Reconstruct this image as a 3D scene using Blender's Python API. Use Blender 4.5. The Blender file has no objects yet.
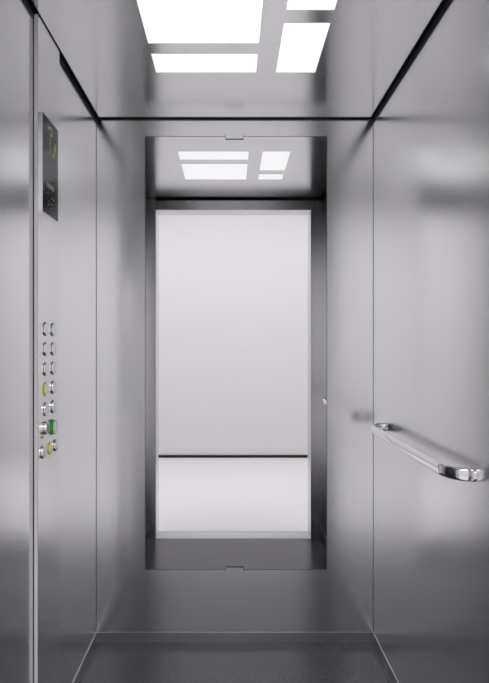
import bpy, bmesh, math
from mathutils import Vector
C = bpy.context.scene.collection
PI = math.pi
# ------------------------------------------------------------------ measures
HW, L, H = 0.55, 1.40, 2.078          # half cab width, cab depth, ceiling height
EYE = 1.176
CX, CY = -0.017, -1.19                # camera
OH, OT = 0.475, 2.008                 # door opening half width and height
FT = 0.16                             # front wall thickness

# ------------------------------------------------------------------ materials
def principled(name, col, metallic=0.0, rough=0.5, aniso=0.0, tangent=None, emis=None, estr=0.0, ior=None, coat=0.0):
    m = bpy.data.materials.new(name); m.use_nodes = True
    nt = m.node_tree; b = nt.nodes['Principled BSDF']
    b.inputs['Base Color'].default_value = (*col, 1)
    b.inputs['Metallic'].default_value = metallic
    b.inputs['Roughness'].default_value = rough
    b.inputs['Anisotropic'].default_value = aniso
    b.inputs['Coat Weight'].default_value = coat
    if ior: b.inputs['IOR'].default_value = ior
    if tangent:
        v = nt.nodes.new('ShaderNodeCombineXYZ')
        for i in range(3): v.inputs[i].default_value = tangent[i]
        nt.links.new(v.outputs[0], b.inputs['Tangent'])
    if emis:
        b.inputs['Emission Color'].default_value = (*emis, 1)
        b.inputs['Emission Strength'].default_value = estr
    return m

def noise(m, scale, vec_scale=(1, 1, 1), detail=4):
    nt = m.node_tree
    tc = nt.nodes.new('ShaderNodeTexCoord'); mp = nt.nodes.new('ShaderNodeMapping')
    mp.inputs['Scale'].default_value = vec_scale
    n = nt.nodes.new('ShaderNodeTexNoise'); n.inputs['Scale'].default_value = scale; n.inputs['Detail'].default_value = detail
    nt.links.new(tc.outputs['Object'], mp.inputs[0]); nt.links.new(mp.outputs[0], n.inputs['Vector'])
    return n

def steel(name, col=(0.82, 0.818, 0.832), rough=0.2, aniso=0.6, tangent=(0, 0, 1), grain=(160, 160, 1.2), var=0.03):
    m = principled(name, col, 1.0, rough, aniso, tangent)
    n = noise(m, 1.0, grain)
    nt = m.node_tree; r = nt.nodes.new('ShaderNodeMapRange')
    r.inputs['To Min'].default_value = rough - var; r.inputs['To Max'].default_value = rough + var
    nt.links.new(n.outputs['Fac'], r.inputs['Value']); nt.links.new(r.outputs[0], nt.nodes['Principled BSDF'].inputs['Roughness'])
    return m

M = {}
M['steel'] = steel('brushed_steel')
M['ceil'] = steel('brushed_ceiling_steel', tangent=(0, 1, 0), grain=(160, 1.2, 160))
M['plate'] = steel('panel_steel', rough=0.24, aniso=0.5)
M['chrome'] = principled('chrome', (0.86, 0.85, 0.87), 1.0, 0.045)
M['satin'] = principled('satin_steel', (0.75, 0.745, 0.76), 1.0, 0.2)
M['header'] = steel('header_steel', col=(0.60, 0.595, 0.605), rough=0.26)  # wall steel darkened in colour to deepen the dark bands it reflects
M['strip'] = principled('matt_aluminium', (0.95, 0.945, 0.955), 0.0, 0.45)
M['skirt'] = steel('skirting_steel', col=(0.55, 0.545, 0.56), rough=0.3, aniso=0.3)
M['mirror'] = principled('mirror_glass', (0.83, 0.825, 0.835), 1.0, 0.0)
M['mirror_edge'] = principled('mirror_edge', (0.18, 0.18, 0.19), 0.5, 0.35)
M['black'] = principled('shadow_black', (0.006, 0.006, 0.007), 0.0, 0.6)
M['plastic'] = principled('clear_clip_plastic', (0.62, 0.61, 0.62), 0.3, 0.25)
M['diffuser'] = principled('light_diffuser', (0.08, 0.08, 0.08), 0, 0.5, emis=(1, 0.995, 1), estr=1.03)
M['glass'] = principled('black_display_glass', (0.006, 0.006, 0.007), 0.0, 0.16, ior=1.19)
M['amber'] = principled('yellow_green_led', (0.4, 0.42, 0.02), 0, 0.5, emis=(0.75, 0.8, 0.05), estr=0.30)
M['print'] = principled('pale_print', (0.7, 0.7, 0.71), 0, 0.5)
M['print_dim'] = principled('grey_print', (0.25, 0.25, 0.26), 0, 0.5)
M['green'] = principled('green_ring', (0.02, 0.22, 0.04), 0, 0.35, emis=(0.03, 0.5, 0.07), estr=0.2)
M['gap'] = principled('gap_dark_grey', (0.045, 0.044, 0.047), 0.0, 0.5)
M['joint'] = principled('joint_grey', (0.35, 0.345, 0.355), 1.0, 0.5)
M['jamb'] = principled('jamb_steel', (0.72, 0.715, 0.73), 1.0, 0.28)
M['halo'] = principled('lit_yellow_halo', (0.55, 0.55, 0.15), 0.3, 0.35, emis=(0.8, 0.85, 0.1), estr=0.22)
M['dark_ring'] = principled('dark_metal_ring', (0.2, 0.2, 0.21), 1.0, 0.25)
M['brass'] = principled('brass', (0.75, 0.48, 0.12), 1.0, 0.25)
M['copper'] = principled('copper_dot', (0.70, 0.40, 0.25), 1.0, 0.3)
M['white_wall'] = principled('landing_paint', (0.80, 0.795, 0.80), 0, 0.8)
M['white_floor'] = principled('landing_floor_pale', (0.82, 0.81, 0.815), 0, 0.6)
M['sill'] = principled('pale_sill', (0.82, 0.815, 0.82), 0.0, 0.4)
M['lamp'] = principled('landing_lamp', (0.9, 0.9, 0.9), 0, 0.5, emis=(1, 0.99, 1), estr=3.65)

# floor: dark speckled rubber
fm = principled('dark_speckled_floor', (0.04, 0.038, 0.045), 0, 0.24, ior=1.65)
nt = fm.node_tree; n1 = noise(fm, 150, detail=2)
cr = nt.nodes.new('ShaderNodeValToRGB')
cr.color_ramp.elements[0].position = 0.38; cr.color_ramp.elements[0].color = (0.014, 0.013, 0.018, 1)
cr.color_ramp.elements[1].position = 0.72; cr.color_ramp.elements[1].color = (0.075, 0.07, 0.092, 1)
nt.links.new(n1.outputs['Fac'], cr.inputs[0]); nt.links.new(cr.outputs[0], nt.nodes['Principled BSDF'].inputs['Base Color'])
M['floor'] = fm

# ------------------------------------------------------------------ helpers
def box(bm, x0, x1, y0, y1, z0, z1):
    v = [bm.verts.new((x, y, z)) for x in (x0, x1) for y in (y0, y1) for z in (z0, z1)]
    for f in ((0,1,3,2), (4,6,7,5), (0,4,5,1), (2,3,7,6), (0,2,6,4), (1,5,7,3)):
        bm.faces.new([v[i] for i in f])

def obj(name, bm, mats, parent=None, bevel=0, smooth=False, segs=2):
    bmesh.ops.recalc_face_normals(bm, faces=bm.faces)
    if bevel:
        bmesh.ops.bevel(bm, geom=list(bm.edges), offset=bevel, segments=segs, affect='EDGES', clamp_overlap=True)
    me = bpy.data.meshes.new(name); bm.to_mesh(me); bm.free()
    for m in (mats if isinstance(mats, list) else [mats]): me.materials.append(m)
    if smooth:
        for p in me.polygons: p.use_smooth = True
    o = bpy.data.objects.new(name, me); C.objects.link(o)
    if parent:
        o.parent = parent
    return o

def boxes(name, bs, mat, parent=None, bevel=0):
    bm = bmesh.new()
    for b in bs: box(bm, *b)
    return obj(name, bm, mat, parent, bevel)

def struct(name, bs, mat, label, bevel=0):
    o = boxes(name, bs, mat, None, bevel); o['kind'] = 'structure'; o['label'] = label; return o

def thing(name, label, cat, loc, group=None):
    o = bpy.data.objects.new(name, None); C.objects.link(o); o.location = loc; o.empty_display_size = 0.05
    o['label'] = label; o['category'] = cat
    if group: o['group'] = group
    return o

def lathe_x(bm, prof, cy=0, cz=0, n=40, mat=0):
    """profile [(x, r)] turned about the X axis; both ends closed when r > 0"""
    rings = []
    for x, r in prof:
        rings.append([bm.verts.new((x, cy + r*math.cos(2*PI*i/n), cz + r*math.sin(2*PI*i/n))) for i in range(n)])
    for a, b in zip(rings, rings[1:]):
        for i in range(n): bm.faces.new((a[i], a[(i+1) % n], b[(i+1) % n], b[i]))
    for r in (rings[0], rings[-1]): bm.faces.new(r)

def ring_x(bm, x0, x1, r0, r1, n=40):
    """flat ring (washer) from x0 to x1 between radii r0 and r1"""
    c = []
    for x, r in ((x0, r0), (x1, r0), (x1, r1), (x0, r1)):
        c.append([bm.verts.new((x, r*math.cos(2*PI*i/n), r*math.sin(2*PI*i/n))) for i in range(n)])
    for k in range(4):
        a, b = c[k], c[(k+1) % 4]
        for i in range(n): bm.faces.new((a[i], a[(i+1) % n], b[(i+1) % n], b[i]))

# ------------------------------------------------------------------ the cab
T = 0.03
ZT = H + 0.03
struct('wall_left', [(-HW-T, -HW, -0.0, L+T, 0.0, ZT)], M['steel'], 'brushed steel left wall of the lift cab')
struct('wall_right', [(HW, HW+T, -0.0, L+T, 0.0, ZT)], M['steel'], 'brushed steel right wall of the lift cab')
struct('wall_back', [(-HW, HW, L, L+T, 0.0, ZT)], M['steel'], 'brushed steel back wall carrying the mirror')
struct('wall_front', [(-HW-T, -OH, -FT, 0, 0, ZT), (OH, HW+T, -FT, 0, 0, ZT)], M['steel'],
       'steel front wall with the wide door opening')
struct('wall_front_header', [(-OH, OH, -FT, 0, OT, ZT)], M['header'], 'darker steel header above the door opening')
struct('floor', [(-HW, HW, 0, L, -0.03, 0)], M['floor'], 'dark speckled cab floor')
# ceiling panel with four cut-outs
LX = [-0.264, 0.070, 0.130, 0.264]
HOLES = [(LX[0], LX[1], 0.820, 0.962), (LX[0], LX[1], 0.445, 0.755), (LX[2], LX[3], 0.628, 0.962), (LX[2], LX[3], 0.445, 0.562)]
GX, GYF, GYB = 0.015, 0.012, 0.022
xs = [-HW+GX] + LX + [HW-GX]
ys = sorted({GYF, L-GYB, 0.445, 0.562, 0.628, 0.755, 0.820, 0.962})
bm = bmesh.new()
for x0, x1 in zip(xs, xs[1:]):
    for y0, y1 in zip(ys, ys[1:]):
        mx, my = (x0+x1)/2, (y0+y1)/2
        if any(h[0] < mx < h[1] and h[2] < my < h[3] for h in HOLES): continue
        box(bm, x0, x1, y0, y1, H, H+0.018)
bmesh.ops.remove_doubles(bm, verts=bm.verts, dist=1e-5)
# drop the inner double faces
seen = {}
for f in list(bm.faces):
    k = tuple(sorted(v.index if v.index >= 0 else id(v) for v in f.verts))
bm.verts.index_update()
for f in list(bm.faces):
    seen.setdefault(tuple(sorted(v.index for v in f.verts)), []).append(f)
dead = [f for fs in seen.values() if len(fs) > 1 for f in fs]
bmesh.ops.delete(bm, geom=dead, context='FACES_ONLY')
c = obj('ceiling', bm, M['ceil']); c['kind'] = 'structure'; c['label'] = 'steel ceiling panel with four light cut-outs'
struct('trim_1', [(-HW, HW, 0.0, L, H+0.018, ZT),
                  (-HW, -HW+0.0006, 0.0, L, H+0.001, H+0.018), (HW-0.0006, HW, 0.0, L, H+0.001, H+0.018),
                  (-HW, HW, L-0.0006, L, H+0.001, H+0.018), (-HW, HW, 0, 0.0006, H+0.001, H+0.018)], M['black'],
       'black shadow gap around the ceiling')

# flat dark strips painting gap shade onto the wall tops and header
struct('trim_5', [(-HW, HW, L-0.0008, L, H-0.005, H+0.001), (-HW, -HW+0.0008, 0, L-0.0008, H-0.022, H+0.001),
                  (HW-0.0008, HW, 0, L-0.0008, H-0.022, H+0.001)], M['gap'], 'dark recess strip at the top of the walls')
struct('trim_6', [(-OH, HW-0.0008, 0, 0.0008, H-0.014, H+0.001)], M['black'], 'black shadow gap above the door header')
# satin lining of the door opening
struct('trim_7', [(-OH, OH, -FT, -0.001, OT-0.002, OT), (-OH, -OH+0.002, -FT, -0.001, 0, OT-0.002), (OH-0.002, OH, -FT, -0.001, 0, OT-0.002)],
       M['jamb'], 'light satin lining of the door opening')
# skirting
SK, SP = 0.038, 0.0013
struct('baseboard_back', [(-HW, HW, L-SP, L, 0, SK)], M['skirt'], 'low steel skirting along the back wall')
struct('baseboard_left', [(-HW, -HW+SP, 0, L-SP, 0, SK)], M['skirt'], 'low steel skirting along the left wall')
struct('baseboard_right', [(HW-SP, HW, 0, L-SP, 0, SK)], M['skirt'], 'low steel skirting along the right wall')
# bright lip on top of the skirting
struct('trim_2', [(-HW, HW, L-SP, L, SK, SK+0.0008), (-HW, -HW+SP, 0, L-SP, SK, SK+0.0008),
                  (HW-SP, HW, 0, L-SP, SK, SK+0.0008)], M['jamb'], 'bright lip along the top of the skirting')
# fine dark joints in the two rear corners
struct('trim_3', [(-HW+0.0001, -HW+0.0014, L-0.0014, L-0.0001, SK+0.002, H-0.006), (HW-0.0014, HW-0.0001, L-0.0014, L-0.0001, SK+0.002, H-0.006)], M['joint'], 'dark joints in the rear corners')
# door sill
bm = bmesh.new()
box(bm, -OH, OH, -FT, 0, -0.03, -0.002)
for k in range(5):
    y = -FT + 0.012 + k*0.03
    box(bm, -OH, OH, y, y+0.018, -0.002, 0.0)
s = obj('trim_4', bm, M['sill']); s['kind'] = 'structure'; s['label'] = 'grooved aluminium door sill'

# ------------------------------------------------------------------ ceiling lights
LB = ['small wide ceiling light panel at rear left, nearest the back wall',
      'largest square ceiling light panel, on the left nearer the doorway',
      'tall narrow ceiling light panel at rear right, beside the wide rear strip',
      'smallest ceiling light panel, on the right nearer the doorway']
for (x0, x1, y0, y1), lb in zip(HOLES, LB):
    cx, cy = (x0+x1)/2, (y0+y1)/2
    t = thing('ceiling_light', lb, 'light', (cx, cy, H), 'recessed ceiling light panels')
    w, d = (x1-x0)/2, (y1-y0)/2
    e = 0.002
    boxes('diffuser', [(-w+e, w-e, -d+e, d-e, 0.001, 0.010)], M['diffuser'], t)
    boxes('frame', [(-w, -w+e, -d, d, -0.0005, 0.012), (w-e, w, -d, d, -0.0005, 0.012),
                    (-w+e, w-e, -d, -d+e, -0.0005, 0.012), (-w+e, w-e, d-e, d, -0.0005, 0.012)], M['satin'], t)

# ------------------------------------------------------------------ mirror on the back wall
mx0, mx1, mz0, mz1 = -0.3566, 0.3662, 0.288, 2.008
cx, cz = (mx0+mx1)/2, (mz0+mz1)/2
t = thing('wall_mirror', 'tall frameless rectangular mirror fixed on the steel back wall', 'mirror', (cx, L, mz0))
w, h = (mx1-mx0)/2, (mz1-mz0)
boxes('mirror_glass', [(-w+0.0022, w-0.0022, -0.0045, -0.0005, 0.0022, h-0.0022)], M['mirror'], t)
boxes('edge', [(-w, w, -0.004, 0, 0, 0.0022), (-w, w, -0.004, 0, h-0.0022, h),
               (-w, -w+0.0022, -0.004, 0, 0.0022, h-0.0022), (w-0.0022, w, -0.004, 0, 0.0022, h-0.0022)], M['mirror_edge'], t)
for zc in (0.0, h):
    s = 1 if zc == 0 else -1
    zz = sorted((zc - s*0.010, zc + s*0.012))
    k = boxes('clip', [(-0.0345-0.006, 0.0345-0.006, -0.012, -0.0046, zz[0], zz[1])], M['steel'], t, bevel=0.0008)
    k['label'] = 'pale clip at the ' + ('bottom' if zc == 0 else 'top') + ' edge'
    # dark outline of the clip
    q = 0.0015
    boxes('clip_edge', [(-0.0405-q, 0.0285+q, -0.0045-0.0001, -0.0005, zz[0]-q, zz[1]+q)], M['mirror_edge'], k)

# ------------------------------------------------------------------ handrail
RZ = EYE - 0.3005
rr_y, rr_z = 0.0085, 0.0150             # half thickness (across) and half height
y_far, y_near = 2.425 - 1.19, 1.52 - 1.19
XO = HW - 0.051                      # bar centre line
R = 0.046
path = []
RY = 0.075
def arc(cx, cy, a0, a1, n=16):
    return [(cx + R*math.cos(a0+(a1-a0)*i/n), cy + RY*math.sin(a0+(a1-a0)*i/n)) for i in range(n+1)]
path = [(HW-0.0005, y_far)] + arc(XO+R, y_far-RY, PI/2, PI) + [(XO, y_far-RY-0.01), (XO, (y_far+y_near)/2), (XO, y_near+RY+0.01)] + arc(XO+R, y_near+RY, PI, 3*PI/2) + [(HW-0.0005, y_near)]
bm = bmesh.new(); rings = []; n = 28
for i, p in enumerate(path):
    a = Vector(path[max(i-1, 0)]); b = Vector(path[min(i+1, len(path)-1)])
    d = (b-a).normalized()
    if i in (0, len(path)-1): d = Vector((-1, 0)) if i == 0 else Vector((1, 0))
    nrm = Vector((-d.y, d.x))
    ring = []
    for k in range(n):
        th = 2*PI*k/n
        cc, ss = math.cos(th), math.sin(th)
        e = 0.62                       # super-ellipse, flat sided oval
        u = rr_y*math.copysign(abs(cc)**e, cc); v = rr_z*math.copysign(abs(ss)**e, ss)
        ring.append(bm.verts.new((p[0]+nrm.x*u - HW, p[1]+nrm.y*u - y_near, v)))
    rings.append(ring)
for a, b in zip(rings, rings[1:]):
    for k in range(n): bm.faces.new((a[k], a[(k+1) % n], b[(k+1) % n], b[k]))
bm.faces.new(rings[0]); bm.faces.new(rings[-1])
t = thing('handrail', 'polished chrome handrail with curved ends fixed on the right steel wall', 'handrail', (HW, y_near, RZ))
obj('rail', bm, M['chrome'], t, smooth=True)
for yy in (0, y_far-y_near):
    bm = bmesh.new()
    lathe_x(bm, [(0.0, 0.0158), (-0.003, 0.0158), (-0.004, 0.015)], yy, 0)
    obj('wall_flange', bm, M['chrome'], t)

# ------------------------------------------------------------------ control panel on the left wall
P = 0.0115
PX = -HW + P                          # face of the panel
y0p, y1p = 1.765 - 1.19, 1.988 - 1.19
t = thing('control_panel', 'full height steel control panel with round buttons and dark display on left wall', 'control panel', (-HW, y0p, 0))
O = Vector((-HW, y0p, 0))
bm = bmesh.new(); box(bm, 0, P, 0, y1p-y0p, 0.002, H-0.004)
es = [e for e in bm.edges if abs(e.verts[0].co.x-P) < 1e-6 and abs(e.verts[1].co.x-P) < 1e-6 and abs(e.verts[0].co.z-e.verts[1].co.z) > 1]
en = [e for e in es if e.verts[0].co.y < 0.001]
bmesh.ops.bevel(bm, geom=en, offset=0.0008, segments=2, affect='EDGES', profile=0.5)
fp = obj('faceplate', bm, M['plate'], t)
for p in fp.data.polygons:
    if p.normal.x > 0.02 and p.normal.y < -0.02: p.use_smooth = True
boxes('edge_seal', [(0, 0.0018, -0.002, 0, 0.002, H-0.004)], M['gap'], t)  # dark strip painted for the shadow line where panel meets wall


boxes('edge_strip', [(0.0020, P-0.0004, -0.0015, 0, 0.002, H-0.004)], M['strip'], t)  # near-white strip paints the bright reflection on the panel's near edge
def PY(px, xf):   # depth on a plane xf parallel to the wall where the line of sight at column px meets it
    return (CX - xf)*652.0/(230.5-px) + CY
def PZ(py, Y): return EYE + (346.0-py)*(Y-CY)/652.0

def button(px, py, r, ringmat, facemat, name, depth=0.0045, label=None, py_from=None):
    Y = PY(px, PX); Z = PZ(py, Y)
    bm = bmesh.new(); ring_x(bm, 0, depth, r*0.91, r)
    b = obj(name, bm, ringmat, t); b.location = (P, Y-O.y, Z)
    bm = bmesh.new(); lathe_x(bm, [(0, r*0.91), (depth*0.9, r*0.91), (depth*1.0, r*0.86), (depth*1.0, r*0.3)])
    f = obj('button_face', bm, facemat, b)
    bm = bmesh.new(); ring_x(bm, 0, 0.0006, r*1.0, r*1.10)
    g = obj('button_seat', bm, M['dark_ring'], b)
    if label: b['label'] = label
    return b
rows = [0.048 - 0.0565*i for i in range(5)]
for i in range(5):
    for px in (45.4, 52.9):
        Y = PY(px, PX); py = 346 - rows[i]*652/(Y-CY)
        lit = (i == 3 and px < 50)
        button(px, py, 0.0185, M['halo'] if lit else M['chrome'], M['satin'], 'floor_button', label='button with a lit yellow ring' if lit else None)
button(51.8, 427.0, 0.0215, M['green'], M['satin'], 'door_open_button', depth=0.0095, label='larger button with a thick green ring')
button(44.8, 428.0, 0.0175, M['chrome'], M['dark_ring'], 'key_switch', depth=0.009, label='round key switch')
Y = PY(41.8, PX); Z = PZ(436, Y)
bm = bmesh.new(); lathe_x(bm, [(0, 0.006), (0.003, 0.006), (0.004, 0.004)])
k = obj('indicator_stud', bm, M['brass'], t); k.location = (P, Y-O.y, Z)
for px, rm, lb in ((42.4, 'chrome', None), (49.7, 'halo', 'button with a lit yellow ring'), (55.0, 'chrome', None)):
    Y = PY(px, PX); py = 346 + 0.295*652/(Y-CY)
    b = button(px, py, 0.0165, M[rm], M['satin'], 'control_button', label=lb)
    bm = bmesh.new(); lathe_x(bm, [(0, 0.0045), (0.001, 0.0045), (0.0013, 0.003)])
    d = obj('indicator_dot', bm, M['copper'] if px < 45 else M['brass'], b); d.location = (0.0044, 0.0, -0.0105)

# display
DP = 0.008
xd = PX + DP
yd0, yd1 = PY(42.9, xd), PY(58.0, xd)
zd0, zd1 = EYE + 0.368, EYE + 0.641
ho = boxes('display', [(0, DP-0.0006, 0, yd1-yd0, 0, zd1-zd0)], M['satin'], t)
ho.location = (P, yd0-O.y, zd0)
boxes('display_glass', [(DP-0.0006, DP, 0.0005, yd1-yd0-0.0005, 0.002, zd1-zd0)], M['glass'], ho)
def marks(name, rects, mat):
    """rects (y0, y1, z0, z1) on the glass, measured from its near lower corner"""
    boxes(name, [(DP, DP+0.0003, a, b, c, d) for a, b, c, d in rects], mat, ho)
W, Hh = yd1-yd0, zd1-zd0
# emblem near the top: open ring with a slanted tail
bm = bmesh.new()
ecy, ecz = 0.078, Hh-0.030
def slab(bm, pts, x0, x1):
    a = [bm.verts.new((x0, *p)) for p in pts]; b = [bm.verts.new((x1, *p)) for p in pts]
    bm.faces.new(a); bm.faces.new(b)
    for i in range(len(pts)):
        j = (i+1) % len(pts); bm.faces.new((a[i], a[j], b[j], b[i]))
for k in range(18):
    a0, a1 = -2.2 + k*0.26, -2.2 + (k+1)*0.26
    slab(bm, [(ecy+r*math.cos(a)*1.25, ecz+r*math.sin(a)) for r, a in ((0.009, a0), (0.014, a0), (0.014, a1), (0.009, a1))], DP, DP+0.0003)
slab(bm, [(ecy-0.03, ecz+0.010), (ecy-0.012, ecz+0.006), (ecy-0.012, ecz+0.001), (ecy-0.03, ecz+0.004)], DP, DP+0.0003)
obj('emblem', bm, M['print'], ho)
# led matrix: a narrow figure and an upward chevron
dots = []; dots2 = []
s = 0.0030
fig = ['110', '010', '010', '010', '010', '010', '010', '110']
for r, row in enumerate(fig):
    for q, ch in enumerate(row):
        if ch == '1': dots.append((0.064+q*0.006, 0.064+q*0.006+s, Hh-0.052-r*0.0056-s, Hh-0.052-r*0.0056))
for r in range(8):
    for q in (0, 1):
        y = 0.104 + (7-r)*0.0028 + q*0.009
        dots2.append((y, y+s, Hh-0.052-r*0.0056-s, Hh-0.052-r*0.0056))
marks('led_figure', dots, M['amber'])
marks('led_stripes', dots2, M['amber'])
# pale printed row and dim pictogram rows below
rects = []
y = 0.040
for wd, hh in ((0.009, 0.014), (0.008, 0.012), (0.010, 0.014), (0.004, 0.010), (0.009, 0.012), (0.009, 0.014), (0.006, 0.010)):
    z = 0.086 - hh/2
    rects += [(y, y+0.0022, z, z+hh), (y+0.003, y+wd, z+hh*0.55, z+hh*0.8), (y+0.003, y+wd, z, z+hh*0.22)]
    y += wd + 0.003
marks('printed_row', rects, M['print'])
rects = []
for (ya, yb, z) in ((0.035, 0.060, 0.060), (0.085, 0.115, 0.052), (0.052, 0.066, 0.040), (0.078, 0.098, 0.036), (0.052, 0.062, 0.030), (0.080, 0.092, 0.024), (0.070, 0.078, 0.014)):
    yy = ya
    while yy < yb:
        rects.append((yy, min(yy+0.004, yb), z, z+0.004)); yy += 0.0065
marks('printed_symbols', rects, M['print_dim'])

# ------------------------------------------------------------------ the landing outside the doors (seen in the mirror)
YW = -2.89
LW, LH = 2.4, 3.0
struct('floor_landing', [(-LW, LW, YW, -FT, -0.03, 0)], M['white_floor'], 'pale landing floor')
struct('wall_landing_far', [(-LW, LW, YW-0.1, YW, 0, LH)], M['white_wall'], 'pale landing wall facing the lift')
struct('baseboard_landing', [(-LW, LW, YW, YW+0.012, 0, 0.028)], M['black'], 'thin dark skirting on the landing')
struct('wall_landing_left', [(-LW-0.1, -LW, YW, -FT, 0, LH)], M['white_wall'], 'pale landing side wall')
struct('wall_landing_right', [(LW, LW+0.1, YW, -FT, 0, LH)], M['white_wall'], 'pale landing side wall')
struct('wall_landing_near', [(-LW, -HW-T, -FT, -FT+0.1, 0, LH), (HW+T, LW, -FT, -FT+0.1, 0, LH), (-HW-T, HW+T, -FT, -FT+0.1, ZT, LH)], M['white_wall'], 'pale landing wall around the lift doorway')
struct('ceiling_landing', [(-LW, LW, YW, -FT, LH, LH+0.1)], M['white_wall'], 'pale landing ceiling')
LL = ['broad landing ceiling lamp nearest the lift doorway', 'broad landing ceiling lamp further from the lift doorway']
for y, lb in zip((-0.70, -1.75), LL):  # unseen lamps added overhead to light the landing evenly
    t = thing('landing_lamp', lb, 'light', (0, y, LH), 'landing ceiling lamps')
    boxes('lamp_housing', [(-2.1, 2.1, -0.33, 0.33, -0.03, 0)], M['satin'], t)
    boxes('lamp_diffuser', [(-2.08, 2.08, -0.31, 0.31, -0.04, -0.03)], M['lamp'], t)

# ------------------------------------------------------------------ world, camera
w = bpy.data.worlds.new('world'); bpy.context.scene.world = w; w.use_nodes = True
w.node_tree.nodes['Background'].inputs[0].default_value = (0.8, 0.8, 0.82, 1)
w.node_tree.nodes['Background'].inputs[1].default_value = 0.2
cam = bpy.data.cameras.new('camera'); co = bpy.data.objects.new('camera', cam); C.objects.link(co)
co.location = (CX, CY, EYE); co.rotation_euler = (PI/2, 0, 0)
cam.sensor_fit = 'AUTO'; cam.sensor_width = 36; cam.lens = 652/683*36
cam.shift_x = 14/683; cam.shift_y = 4.5/683
cam.clip_start = 0.01
sc = bpy.context.scene; sc.camera = co
sc.view_settings.view_transform = 'Standard'; sc.view_settings.look = 'None'
sc.view_settings.exposure = 0; sc.view_settings.gamma = 1; sc.view_settings.use_curve_mapping = False
